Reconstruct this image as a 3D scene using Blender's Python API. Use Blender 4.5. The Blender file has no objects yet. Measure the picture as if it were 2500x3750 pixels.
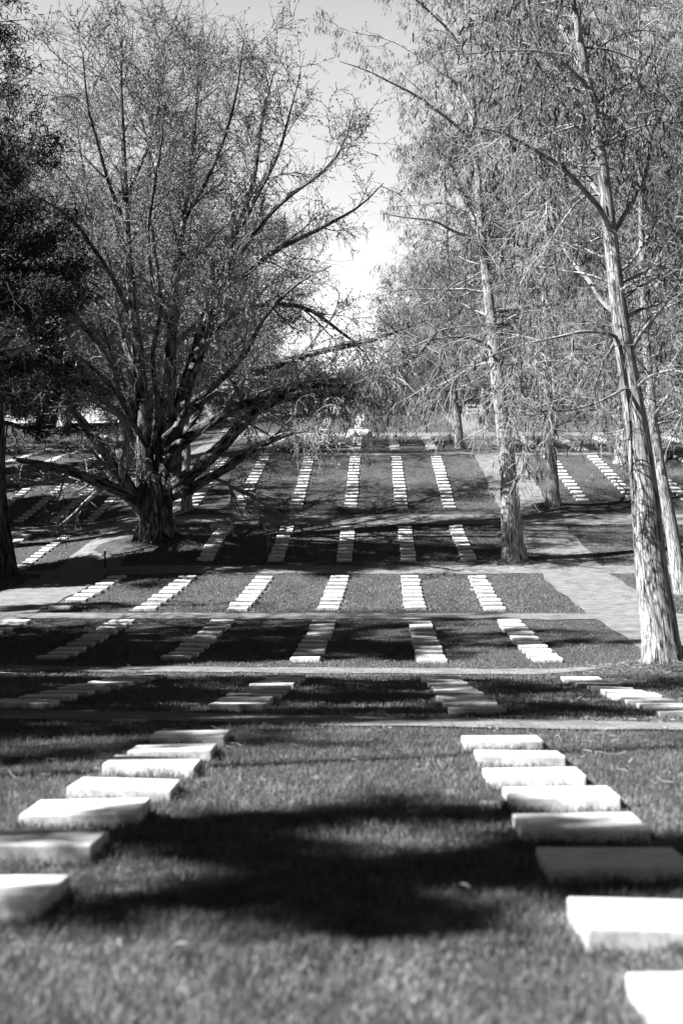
import bpy, bmesh, math, random
import numpy as np
from mathutils import Vector, Matrix

# ------------------------------------------------------------------ camera, sky, sun, exposure
scn = bpy.context.scene
COL = scn.collection
F = 4400.0                       # focal length in photograph pixels (2500 x 3750)
CX, CY, VX, VY = 1250.0, 1875.0, 1369.0, 2050.0
cam_d = bpy.data.cameras.new('camera')
cam = bpy.data.objects.new('camera', cam_d); COL.objects.link(cam)
cam_d.sensor_fit = 'HORIZONTAL'; cam_d.sensor_width = 24.0; cam_d.lens = F/2500*24
cam_d.clip_start = 0.1; cam_d.clip_end = 2000
YAW, PITCH = math.atan((VX-CX)/F), math.atan((VY-CY)/F)
cam.rotation_euler = (math.pi/2+PITCH, 0, YAW)
cam_d.dof.use_dof = True; cam_d.dof.focus_distance = 34.0; cam_d.dof.aperture_fstop = 1.9
scn.camera = cam
CAMR = np.array(cam.rotation_euler.to_matrix())

SUN_EL = math.radians(43); SUN_AZ_VEC = (-0.94, -0.34)     # where the sun stands, as seen from above
w = bpy.data.worlds.new("World"); scn.world = w; w.use_nodes = True
nt = w.node_tree; nt.nodes.clear()
sky = nt.nodes.new('ShaderNodeTexSky'); sky.sky_type = 'NISHITA'; sky.sun_disc = False; sky.air_density = .15; sky.dust_density = .15
sky.sun_elevation = SUN_EL; sky.sun_rotation = math.atan2(SUN_AZ_VEC[0], SUN_AZ_VEC[1])
bw = nt.nodes.new('ShaderNodeSeparateColor');   # red-filtered black and white
bg = nt.nodes.new('ShaderNodeBackground'); wo = nt.nodes.new('ShaderNodeOutputWorld')
bg.inputs['Strength'].default_value = 0.05
# bright thin haze low in the sky, thinning with height
_g = nt.nodes.new('ShaderNodeTexCoord'); _s = nt.nodes.new('ShaderNodeSeparateXYZ'); nt.links.new(_g.outputs['Generated'], _s.inputs[0])
_r = nt.nodes.new('ShaderNodeValToRGB'); nt.links.new(_s.outputs['Z'], _r.inputs[0]); _e = _r.color_ramp.elements
while len(_e) < 5: _e.new(.5)
for _i, (_p, _c) in enumerate([(0.0, 1.0), (.14, .95), (.26, .62), (.42, .42), (.60, 0)]): _e[_i].position = _p; _e[_i].color = (_c, _c, _c, 1)
_m = nt.nodes.new('ShaderNodeMath'); _m.operation = 'MULTIPLY_ADD'; _m.inputs[1].default_value = 7.5
_y = nt.nodes.new('ShaderNodeMapRange'); _y.inputs['From Min'].default_value = .35; _y.inputs['From Max'].default_value = .85; nt.links.new(_s.outputs['Y'], _y.inputs[0])
_q = nt.nodes.new('ShaderNodeMath'); _q.operation = 'MULTIPLY'; nt.links.new(_r.outputs[0], _q.inputs[0]); nt.links.new(_y.outputs[0], _q.inputs[1])
nt.links.new(_q.outputs[0], _m.inputs[0]); nt.links.new(bw.outputs[0], _m.inputs[2])
nt.links.new(sky.outputs[0], bw.inputs[0]); nt.links.new(_m.outputs[0], bg.inputs['Color']); nt.links.new(bg.outputs[0], wo.inputs[0])
sd = bpy.data.lights.new('sun', 'SUN'); sd.energy = 5.0; sd.angle = math.radians(0.5); sd.color = (1, 1, 1)
sun = bpy.data.objects.new('sun', sd); COL.objects.link(sun)
_v = Vector((SUN_AZ_VEC[0], SUN_AZ_VEC[1], 0)).normalized()*math.cos(SUN_EL)+Vector((0, 0, math.sin(SUN_EL)))
sun.rotation_euler = _v.to_track_quat('Z', 'Y').to_euler()
scn.view_settings.view_transform = 'Standard'; scn.view_settings.look = 'None'
scn.view_settings.gamma = 1.0; scn.view_settings.exposure = 2.0; scn.view_settings.use_curve_mapping = False
scn.cycles.max_bounces = 4; scn.cycles.diffuse_bounces = 2; scn.cycles.glossy_bounces = 1
scn.cycles.transmission_bounces = 1; scn.cycles.transparent_max_bounces = 4
scn.cycles.sample_clamp_indirect = 3.0

# ------------------------------------------------------------------ helpers
def px(x, y, Y):
    """photograph pixel (2500 x 3750) at depth Y -> world point, used to measure the place"""
    d = CAMR @ np.array([(x-CX)/F, (CY-y)/F, -1.0])
    return d*(Y/d[1])
def dp(x, y, Y): return px(x*2500/1568, y*2500/1568, Y)

_py = np.array([-60, 0, 3.2, 5.75, 9.4, 12.35, 16, 19.5, 21.5, 23.6, 27, 30.6, 33.4, 37, 40.8, 44.2, 47.5, 51, 55.3, 61.5, 68, 70.5, 76, 81, 90, 100, 110, 125, 160, 240, 700.])
_pz = np.array([-.9, -1.15, -1.2, -1.27, -1.385, -1.50, -1.69, -1.87, -1.93, -1.93, -1.78, -1.53, -1.33, -.98, -.54, 0, .70, 1.43, 2.41, 4.12, 5.89, 6.43, 7.42, 8.3, 10.2, 12.2, 13.3, 14.3, 15.4, 15, 12.])-.082
def _pchip(x, y, q):
    h = np.diff(x); dl = np.diff(y)/h; m = np.zeros_like(y)
    for i in range(1, len(y)-1):
        if dl[i-1]*dl[i] > 0: m[i] = 2*dl[i-1]*dl[i]/(dl[i-1]+dl[i])
    m[0], m[-1] = dl[0], dl[-1]
    q = np.clip(q, x[0], x[-1]); i = np.clip(np.searchsorted(x, q)-1, 0, len(x)-2)
    t = (q-x[i])/h[i]
    return ((2*t**3-3*t**2+1)*y[i]+(t**3-2*t**2+t)*h[i]*m[i]+(-2*t**3+3*t**2)*y[i+1]+(t**3-t**2)*h[i]*m[i+1])
MOUNDS = [(5.15, 20.9, .30, 1.25), (5.2, 44.2, .16, 1.1), (-8.7, 47.3, .28, 2.3), (-13.0, 41.0, .22, 1.5), (9.6, 35.8, .22, 1.3),
          (8.3, 55.4, .2, 1.1), (5.0, 70.5, .25, 1.2), (-8.6, 54.6, .15, .9)]
def g(x, y):
    x = np.asarray(x, float); y = np.asarray(y, float)
    z = _pchip(_py, _pz, y)
    amt = np.interp(y, [38, 44, 51, 55.5, 70, 120], [0, .3, .36, .6, .7, .7])
    z = z-amt*np.clip((-x-8)/5, 0, 1)**1.2
    z = z-.012*x*np.interp(y, [0, 9.6, 12, 20, 30], [0, 0, 1, .5, 0])
    z = z+.004*np.sin(x*1.7+y*.9)+.003*np.sin(x*3.1-y*2.3)
    for mx, my, mh, mr in MOUNDS: z = z+mh*np.exp(-((x-mx)**2+(y-my)**2)/(mr*mr)*.9)
    return z
def g1(x, y): return float(g(x, y))

def mesh_np(name, V, Q, mat, parent=None, smooth=True, tri=False, attrs=None):
    n = 3 if tri else 4
    me = bpy.data.meshes.new(name)
    V = np.ascontiguousarray(V, dtype=np.float32).reshape(-1, 3); Q = np.ascontiguousarray(Q, dtype=np.int32).reshape(-1, n)
    me.vertices.add(len(V)); me.vertices.foreach_set('co', V.ravel())
    me.loops.add(len(Q)*n); me.loops.foreach_set('vertex_index', Q.ravel())
    me.polygons.add(len(Q)); me.polygons.foreach_set('loop_start', np.arange(len(Q), dtype=np.int32)*n)
    me.polygons.foreach_set('use_smooth', np.full(len(Q), smooth))
    me.update(calc_edges=True)
    if attrs:
        for k, a in attrs.items():
            at = me.attributes.new(k, 'FLOAT_VECTOR', 'POINT'); at.data.foreach_set('vector', np.ascontiguousarray(a, dtype=np.float32).ravel())
    me.materials.append(mat)
    o = bpy.data.objects.new(name, me); COL.objects.link(o)
    if parent is not None: o.parent = parent
    return o
def empty(name, loc, label, cat, group=None, kind=None):
    o = bpy.data.objects.new(name, None); COL.objects.link(o); o.location = loc; o.empty_display_size = .3
    o['label'] = label; o['category'] = cat
    if group: o['group'] = group
    if kind: o['kind'] = kind
    return o
def tag(o, label=None, cat=None, group=None, kind=None):
    if label: o['label'] = label
    if cat: o['category'] = cat
    if group: o['group'] = group
    if kind: o['kind'] = kind
    return o

# ------------------------------------------------------------------ materials (black-and-white photograph: all greys)
def mat(name, rough=.9, spec=.2):
    m = bpy.data.materials.new(name); m.use_nodes = True
    b = m.node_tree.nodes['Principled BSDF']; b.inputs['Roughness'].default_value = rough
    b.inputs['Specular IOR Level'].default_value = spec
    return m, m.node_tree, b
def nd(t, typ, **kw):
    n = t.nodes.new(typ)
    for k, v in kw.items():
        if isinstance(k, str) and hasattr(n, k): setattr(n, k, v)
        else: n.inputs[k].default_value = v
    return n
def coords(t, src='Object', scale=(1, 1, 1), attr=None):
    mp = t.nodes.new('ShaderNodeMapping'); mp.inputs['Scale'].default_value = scale
    if attr:
        a = t.nodes.new('ShaderNodeAttribute'); a.attribute_name = attr; t.links.new(a.outputs['Vector'], mp.inputs[0])
    elif src == 'World':
        a = t.nodes.new('ShaderNodeNewGeometry'); t.links.new(a.outputs['Position'], mp.inputs[0])
    else:
        a = t.nodes.new('ShaderNodeTexCoord'); t.links.new(a.outputs[src], mp.inputs[0])
    return mp.outputs[0]
def noise(t, c, scale, detail=4, rough=.6, dist=0):
    n = t.nodes.new('ShaderNodeTexNoise'); n.inputs['Scale'].default_value = scale; n.inputs['Detail'].default_value = detail
    n.inputs['Roughness'].default_value = rough; n.inputs['Distortion'].default_value = dist
    t.links.new(c, n.inputs['Vector']); return n.outputs['Fac']
def ramp(t, f, stops):
    r = t.nodes.new('ShaderNodeValToRGB'); e = r.color_ramp.elements
    while len(e) < len(stops): e.new(.5)
    for i, (p, v) in enumerate(stops): e[i].position = p; e[i].color = (v, v, v, 1)
    t.links.new(f, r.inputs[0]); return r.outputs[0]
def math2(t, op, a, b):
    n = t.nodes.new('ShaderNodeMath'); n.operation = op
    for i, v in enumerate((a, b)):
        if isinstance(v, (int, float)): n.inputs[i].default_value = v
        else: t.links.new(v, n.inputs[i])
    return n.outputs[0]
def bump(t, b, h, strength, dist):
    n = t.nodes.new('ShaderNodeBump'); n.inputs['Strength'].default_value = strength; n.inputs['Distance'].default_value = dist
    t.links.new(h, n.inputs['Height']); t.links.new(n.outputs[0], b.inputs['Normal'])

def m_grass():
    m, t, b = mat('lawn_grass', .95, .05)
    c = coords(t, 'World', (1, .55, 1))
    f = noise(t, c, 30, 6, .75); g_ = noise(t, coords(t, 'World', (1, .35, 1)), 1.1, 4, .6); h = noise(t, coords(t, 'World', (1, .35, 1)), 7, 4, .65)
    a = ramp(t, f, [(.30, .015), (.50, .07), (.70, .18)])
    s = ramp(t, g_, [(.3, .7), (.7, 1.25)]); s2 = ramp(t, h, [(.3, .7), (.7, 1.3)])
    t.links.new(math2(t, 'MULTIPLY', math2(t, 'MULTIPLY', a, s), s2), b.inputs['Base Color'])
    bump(t, b, f, 1.0, .06)
    return m
def m_blade():
    m, t, b = mat('grass_blade', .7, .15)
    n = noise(t, coords(t, 'World'), 9, 3, .6); n2 = noise(t, coords(t, 'World'), 60, 4, .7)
    a = ramp(t, n2, [(.32, .035), (.5, .12), (.68, .32)]); s = ramp(t, n, [(.34, .6), (.66, 1.6)]); s = math2(t, 'MULTIPLY', s, ramp(t, noise(t, coords(t, 'World', (1, .3, 1)), 1.6, 3, .6), [(.32, .65), (.68, 1.3)]))
    t.links.new(math2(t, 'MULTIPLY', a, s), b.inputs['Base Color'])
    tr = t.nodes.new('ShaderNodeBsdfTranslucent'); tr.inputs[0].default_value = (.16, .16, .16, 1)
    mx = t.nodes.new('ShaderNodeMixShader'); mx.inputs[0].default_value = .3
    t.links.new(b.outputs[0], mx.inputs[1]); t.links.new(tr.outputs[0], mx.inputs[2])
    t.links.new(mx.outputs[0], t.nodes['Material Output'].inputs[0])
    return m
def m_marble():
    m, t, b = mat('marble', .75, .25)
    oi = t.nodes.new('ShaderNodeObjectInfo')
    c = coords(t, 'Object')
    ad = t.nodes.new('ShaderNodeVectorMath'); ad.operation = 'ADD'; sc = t.nodes.new('ShaderNodeVectorMath'); sc.operation = 'SCALE'
    cb = t.nodes.new('ShaderNodeCombineXYZ')
    for i in range(3): t.links.new(oi.outputs['Random'], cb.inputs[i])
    t.links.new(cb.outputs[0], sc.inputs[0]); sc.inputs['Scale'].default_value = 57
    t.links.new(c, ad.inputs[0]); t.links.new(sc.outputs[0], ad.inputs[1]); c2 = ad.outputs[0]
    base = ramp(t, noise(t, c2, 5, 6, .65), [(.3, .56), (.6, .74)])
    speck = ramp(t, noise(t, c2, 90, 3, .7), [(.30, .55), (.42, 1)])
    # grime: blotches that sit low on the stone's sides
    sp = t.nodes.new('ShaderNodeSeparateXYZ'); t.links.new(c, sp.inputs[0])
    low = ramp(t, sp.outputs['Z'], [(.0, 1), (.06, .7), (.095, .45), (.105, .12)])
    st = ramp(t, noise(t, c2, 14, 7, .75), [(.44, 0), (.60, 1)])
    grime = math2(t, 'MULTIPLY', math2(t, 'MULTIPLY', low, st), .62)
    k = math2(t, 'SUBTRACT', 1, grime)
    rnd = ramp(t, oi.outputs['Random'], [(0, .60), (.3, .84), (.7, .95), (1, 1.0)])
    t.links.new(math2(t, 'MULTIPLY', math2(t, 'MULTIPLY', math2(t, 'MULTIPLY', base, speck), k), rnd), b.inputs['Base Color'])
    bump(t, b, noise(t, c2, 60, 4, .6), .25, .004)
    return m
def m_concrete():
    m, t, b = mat('old_concrete', .9, .1)
    f = noise(t, coords(t, 'World'), 22, 6, .7)
    t.links.new(ramp(t, f, [(.3, .10), (.7, .24)]), b.inputs['Base Color']); bump(t, b, f, .4, .01)
    return m
def m_brick(name='brick_paving', lo=.12, hi=.21):
    m, t, b = mat(name, .85, .15)
    br = t.nodes.new('ShaderNodeTexBrick'); t.links.new(coords(t, 'World'), br.inputs['Vector'])
    br.inputs['Scale'].default_value = 1; br.inputs['Brick Width'].default_value = .21; br.inputs['Row Height'].default_value = .105
    br.inputs['Mortar Size'].default_value = .007; br.inputs['Mortar Smooth'].default_value = .3
    br.inputs['Color1'].default_value = (lo*1.25,)*3+(1,); br.inputs['Color2'].default_value = (hi,)*3+(1,); br.inputs['Mortar'].default_value = (.09, .09, .09, 1)
    s = ramp(t, noise(t, coords(t, 'World'), 2.2, 6, .7), [(.3, .58), (.7, 1.2)])
    t.links.new(math2(t, 'MULTIPLY', br.outputs['Color'], s), b.inputs['Base Color'])
    bump(t, b, math2(t, 'SUBTRACT', noise(t, coords(t, 'World'), 18, 4), br.outputs['Fac']), .5, .012)
    return m
def m_bark(name, lo, hi, sc=(14, 14, 2.2), bs=1.0, bd=.06, detail=6):
    m, t, b = mat(name, .95, .05)
    c = coords(t, attr='bark', scale=sc)
    f = noise(t, c, 1.0, detail, .62, .6)
    f2 = noise(t, coords(t, attr='bark', scale=(3, 3, .5)), 1.0, 4, .6)
    a = ramp(t, f, [(.38, lo*.12), (.46, lo*.8), (.60, hi)])
    t.links.new(math2(t, 'MULTIPLY', a, ramp(t, f2, [(.3, .7), (.7, 1.2)])), b.inputs['Base Color'])
    bump(t, b, ramp(t, f, [(.34, 0), (.60, 1)]), bs, bd)
    return m
def m_plain(name, lo, hi, scale=3, rough=.9, spec=.1, bmp=0):
    m, t, b = mat(name, rough, spec)
    f = noise(t, coords(t, 'World'), scale, 5, .65)
    t.links.new(ramp(t, f, [(.35, lo), (.65, hi)]), b.inputs['Base Color'])
    if bmp: bump(t, b, f, .5, bmp)
    return m
M_GRASS, M_BLADE, M_MARBLE, M_CONC, M_BRICK = m_grass(), m_blade(), m_marble(), m_concrete(), m_brick()
M_GINKGO = m_bark('furrowed_bark', .07, .23, (11, 11, 1.9), 1.0, .07)
M_CEDARB = m_bark('shaggy_bark', .28, .52, (55, 55, 3.0), 1.0, .02, 9)
M_DARKB = m_bark('dark_bark', .05, .12, (22, 22, 2), 1.0, .04)
M_TWIG = m_plain('bare_twigs', .10, .27, .6)
M_TWIGP = m_plain('pale_twigs', .10, .33, .6)
M_CATK = m_plain('dry_catkins', .03, .12, 1.2)
M_NEEDLE = m_plain('dark_needles', .018, .05, .8)
M_FAR = m_plain('far_twigs', .10, .27, .25)
M_IRON = m_plain('black_iron', .015, .03, 9, .5, .4)
M_WHITE = m_plain('whitewash', .5, .65, 2.5, .8, .2)
M_ROOF = m_plain('dark_roof', .03, .06, 2)

# ------------------------------------------------------------------ ground, paths
def axis(stops):
    out = []
    for (a, b, s) in stops: out.append(np.arange(a, b, s))
    return np.unique(np.concatenate(out+[np.array([stops[-1][1]])]))
gx = axis([(-400, -60, 34), (-60, -24, 3), (-24, 16, .4), (16, 60, 3), (60, 400, 34)])
gy = axis([(-60, 0, 6), (0, 25, .25), (25, 58, .4), (58, 110, 1), (110, 200, 6), (200, 680, 40)])
def sheet(name, xs, ys, lift, m, warp=None):
    X, Y = np.meshgrid(xs, ys)
    if warp: X, Y = warp(X, Y)
    Z = g(X, Y)+lift
    if lift:
        for mx, my, mh, mr in MOUNDS: Z = Z-.25*np.clip(1.0-(((X-mx)**2+(Y-my)**2)/(mr*mr))**2, 0, 1)*(lift < .1)
    V = np.stack([X, Y, Z], -1).reshape(-1, 3); nx, ny = len(xs), len(ys)
    i = np.arange(nx*ny).reshape(ny, nx)
    Q = np.stack([i[:-1, :-1], i[:-1, 1:], i[1:, 1:], i[1:, :-1]], -1).reshape(-1, 4)
    return mesh_np(name, V, Q, m)
tag(sheet('ground', gx, gy, 0, M_GRASS), kind='structure')
XR = (5.75, 8.15); XL = (-11.6, -9.25)          # the two brick walks that run away from the camera
CROSS = [(11.05, 11.95), (21.2, 22.3), (31.4, 32.7), (41.7, 43.4), (51.7, 54.0), (68.8, 69.7), (82.2, 84.6)]
def cross_off(x, k): return -.07*np.clip(x, -9, 9) if k == 0 else 0*x
rng0 = np.random.default_rng(1)
for k, (a, b_) in enumerate(CROSS):
    def wp(X, Y, k=k, a=a, b_=b_):
        e = .035*np.sin(X*2.1+k)+.03*np.sin(X*5.7+2*k)
        return X, Y+cross_off(X, k)+np.where(Y < (a+b_)/2, e, -e)
    tag(sheet('path', axis([(-60, -24, 3), (-24, 16, .2), (16, 40, 3)]), np.linspace(a, b_, 7), .016, M_BRICK, wp), kind='structure')
def wq(c, amp=.04):
    return lambda X, Y: (X+np.where(X < c, 1, -1)*(amp*np.sin(Y*2.3)+amp*np.sin(Y*.9+1)), Y)
tag(sheet('walkway', np.linspace(XR[0], XR[1], 9), axis([(-2, 60, .25), (60, 125, 1)]), .024, M_BRICK, wq(6.95)), kind='structure')
tag(sheet('walkway', np.linspace(XL[0], XL[1], 9), axis([(-2, 60, .25), (60, 108, 1)]), .024, M_BRICK, wq(-10.4)), kind='structure')
tag(sheet('road', np.linspace(-45, 60, 90), np.linspace(104, 109.5, 5), .03, M_CONC), kind='structure')

# ------------------------------------------------------------------ gravestones
def stone_mesh(seed, wx=.60, dy=.385, h=.105):
    r = random.Random(seed); bm = bmesh.new(); tx, ty = r.uniform(-.012, .012), r.uniform(-.01, .01)
    bmesh.ops.create_cube(bm, size=1)
    for v in bm.verts:
        top = v.co.z > 0
        v.co.x *= wx+r.uniform(-.006, .006); v.co.y *= dy+r.uniform(-.006, .006)
        v.co.z = h+tx*v.co.x*2+ty*v.co.y*2+r.uniform(-.004, .004) if top else -.12
    bmesh.ops.bevel(bm, geom=[e for e in bm.edges], offset=.014, segments=3, affect='EDGES', profile=.6)
    me = bpy.data.meshes.new('slab'); bm.to_mesh(me); bm.free(); me.materials.append(M_MARBLE)
    return me
def footing_mesh(seed):
    r = random.Random(seed); bm = bmesh.new()
    bmesh.ops.create_cube(bm, size=1)
    for v in bm.verts:
        v.co.x = v.co.x*(.70+r.uniform(-.02, .02)); v.co.y = v.co.y*(.46+r.uniform(-.02, .02)); v.co.z = .012 if v.co.z > 0 else -.05
    bmesh.ops.bevel(bm, geom=[e for e in bm.edges], offset=.008, segments=1, affect='EDGES')
    me = bpy.data.meshes.new('footing'); bm.to_mesh(me); bm.free(); me.materials.append(M_CONC)
    return me
SM = [stone_mesh(i) for i in range(7)]; FM = [footing_mesh(i) for i in range(4)]
ORD = ['zeroth', 'first', 'second', 'third', 'fourth', 'fifth', 'sixth', 'seventh', 'eighth', 'ninth', 'tenth', 'eleventh', 'twelfth',
       'thirteenth', 'fourteenth', 'fifteenth', 'sixteenth', 'seventeenth', 'eighteenth', 'nineteenth', 'twentieth', 'twenty-first', 'twenty-second']
R = random.Random(5)
STONES = []      # dict(x, y, sx, sy, h, label, rot)
def add_stone(x, y, label, sx=1, sy=1, h=None, foot=None):
    STONES.append(dict(x=x, y=y, sx=sx, sy=sy, h=h if h else R.uniform(.8, 1.12), label=label, foot=foot))
# nearest lawn: measured one by one (front edges)
for i, (fy, xl, hh) in enumerate([(3.22, .74, 1.1), (4.07, .70, 1.15), (4.97, .71, 1.1), (5.75, .70, .95), (6.60, .735, .9), (7.40, .69, .9), (8.30, .71, .85), (9.25, .69, .8)]):
    lab = ['big flat gravestone cut off by the lower edge, nearest of all',
           'bright flat gravestone, second from near end of nearest lawn\'s row by brick walk',
           'flat gravestone with soft shade across its top, third in nearest lawn\'s row by walk',
           'flat gravestone with lichen-mottled front face, fourth in nearest lawn\'s row by brick walk',
           'clean-fronted flat gravestone, fifth in nearest lawn\'s row by brick walk',
           'flat gravestone crossed by a slanting branch shadow, sixth in nearest row by brick walk',
           'flat gravestone, seventh in nearest lawn\'s row by brick walk, second from its far end',
           'flat gravestone at the far end of nearest lawn\'s row by brick walk'][i]
    add_stone(xl+.30, fy+.19, lab, 1.0, 1.0, hh, foot=(-.10, -.02) if i in (0, 4, 5) else None)
for i, (fy, xr, hh) in enumerate([(4.35, -1.19, 1.2), (5.25, -1.23, 1.05), (6.10, -1.20, .95), (6.90, -1.165, .8), (7.85, -1.175, .95), (8.60, -1.165, .8), (9.50, -1.18, .75)]):
    lab = ['thick flat gravestone with dark side, nearest of the row left of the open strip',
           'flat gravestone with grass tufts at its front, second in nearest left row',
           'flat gravestone with speckled grimy front, third in nearest left row',
           'shaded grey flat gravestone, fourth in nearest left row', 'brightest sunlit flat gravestone, fifth in nearest left row',
           'sunlit flat gravestone, sixth in nearest left row', 'half-shaded flat gravestone at far end of nearest left row'][i]
    add_stone(xr-.30, fy+.19, lab, 1.0, 1.0, hh, foot=(-.09, 0) if i == 4 else None)
LAWN = {'B': 'second', 'C': 'third', 'D': 'fourth', 'E': 'fifth', 'F': 'sixth', 'G': 'seventh', 'H': 'eighth'}
def rows(sec, y0, y1, n, cols, frm=1, sx=1.0, who='flat gravestone', where='row from brick walk', jx=.02, jy=.03):
    for c, (xa, xb) in enumerate(cols):
        yo = R.uniform(-.12, .12)
        for i in range(n):
            t = i/(n-1); y = y0+(y1-y0)*t+R.uniform(-jy, jy)+yo+.19; x = xa+(xb-xa)*t+R.uniform(-jx, jx)
            lab = '%s in %s lawn, %s %s, %s stone from near end' % (who, LAWN[sec], ORD[c+frm], where, ORD[i+1])
            add_stone(x, y, lab, sx*R.uniform(.93, 1.04), sx*R.uniform(.9, 1.05), foot=(R.choice((-.08, .1)), 0) if R.random() < .2 else None)
rows('B', 12.35, 19.1, 9, [(3.2, 3.3), (1.03, 1.07), (-1.41, -1.38), (-3.62, -3.7), (-6.0, -6.0)], sx=1.0)
rows('C', 23.6, 30.3, 10, [(3.42, 3.42), (1.14, 1.15), (-1.37, -1.25), (-3.91, -3.86), (-6.39, -6.41), (-9.1, -9.1)])
rows('D', 33.4, 40.5, 9, [(3.36, 3.47), (1.14, 1.22), (-1.27, -1.15), (-3.8, -3.72), (-6.38, -6.33), (-8.8, -8.75)])
rows('E', 44.2, 50.7, 11, [(3.49, 3.45), (1.27, 1.3), (-1.1, -1.1), (-3.65, -3.67), (-6.27, -6.3)], sx=.96)
rows('F', 55.3, 67.6, 17, [(3.5, 3.5), (1.27, 1.27), (-1.07, -1.07), (-3.6, -3.65), (-6.25, -6.2), (-8.5, -8.5)], sx=.97)
rows('E', 44.0, 50.7, 13, [(-13.15, -13.1), (-14.85, -14.85), (-16.5, -16.5)], sx=.70, who='small flat gravestone', where='row left of ginkgo')
rows('F', 55.3, 67.6, 19, [(-13.2, -13.2), (-14.85, -14.85), (-16.5, -16.5), (-18.2, -18.2), (-19.9, -19.9)], sx=.70, who='small flat gravestone', where='row left of ginkgo')
rows('F', 56.8, 67.6, 14, [(9.85, 9.85), (12.3, 12.3), (14.8, 14.8), (17.2, 17.2)], sx=.97, where='row right of brick walk')
rows('G', 70.6, 80.6, 13, [(3.5, 3.5), (1.27, 1.27), (-1.07, -1.07), (-3.6, -3.6), (-6.2, -6.2)], sx=1)
rows('G', 70.6, 80.6, 13, [(9.85, 9.85), (12.3, 12.3), (14.8, 14.8), (17.2, 17.2), (19.6, 19.6)], sx=1, where='row right of brick walk')
rows('G', 70.6, 80.6, 15, [(-13.2, -13.2), (-15., -15.), (-17.2, -17.2), (-19.6, -19.6), (-22, -22), (-24.4, -24.4)], sx=.9, where='row left of ginkgo')
rows('H', 86, 100, 14, [(-1.07, -1.07), (-3.6, -3.6)], sx=1.1, where='row by the white tombs')
def vis(s):      # in front of the lens?
    x = VX+s['x']*F/s['y']; return -60 < x < 2560 or (s['y'] < 6 and abs(s['x']) < 2)
VISST = [s for s in STONES if vis(s)]
VISST.sort(key=lambda s: -s['sx']/s['y'])
def place(o, s, off=(0, 0)):
    sl = (g1(s['x'], s['y']+.25)-g1(s['x'], s['y']-.25))/.5; sx = (g1(s['x']+.3, s['y'])-g1(s['x']-.3, s['y']))/.6
    o.location = (s['x'], s['y'], g1(s['x'], s['y'])+.083-.105*s['h'])
    s['rot'] = (math.atan(sl)*.9+R.gauss(0, .012), -math.atan(sx)*.6+R.gauss(0, .012), R.gauss(0, .02))
    o.rotation_euler = s['rot']; o.scale = (s['sx'], s['sy'], s['h'])
for k, s in enumerate(VISST[:300]):
    o = bpy.data.objects.new('gravestone', SM[k % len(SM)]); COL.objects.link(o); place(o, s)
    tag(o, s['label'], 'gravestone', 'flat gravestones set in rows on the lawns')
    if s['foot'] and s['y'] < 52:
        f = bpy.data.objects.new('footing_slab', FM[k % len(FM)]); COL.objects.link(f); f.parent = o
        f.location = (s['foot'][0], s['foot'][1]+.01, 0); f.scale = (1, 1, 1/s['h'])
V, T = [], []; nv = 0
bmu = bmesh.new()
for k, s in enumerate(VISST[300:]):
    tmp = bpy.data.objects.new('tmp', None); place(tmp, s)
    M = Matrix.LocRotScale(tmp.location, tmp.rotation_euler, tmp.scale); bpy.data.objects.remove(tmp)
    n0 = len(bmu.verts); bmu.from_mesh(SM[k % len(SM)]); bmu.verts.ensure_lookup_table()
    bmesh.ops.transform(bmu, matrix=M, verts=bmu.verts[n0:])
me = bpy.data.meshes.new('distant_gravestones'); bmu.to_mesh(me); bmu.free(); me.materials.append(M_MARBLE)
o = bpy.data.objects.new('distant_gravestones', me); COL.objects.link(o)
tag(o, 'many small flat gravestones in rows high on the far slope', 'gravestones', kind='stuff')

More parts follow.
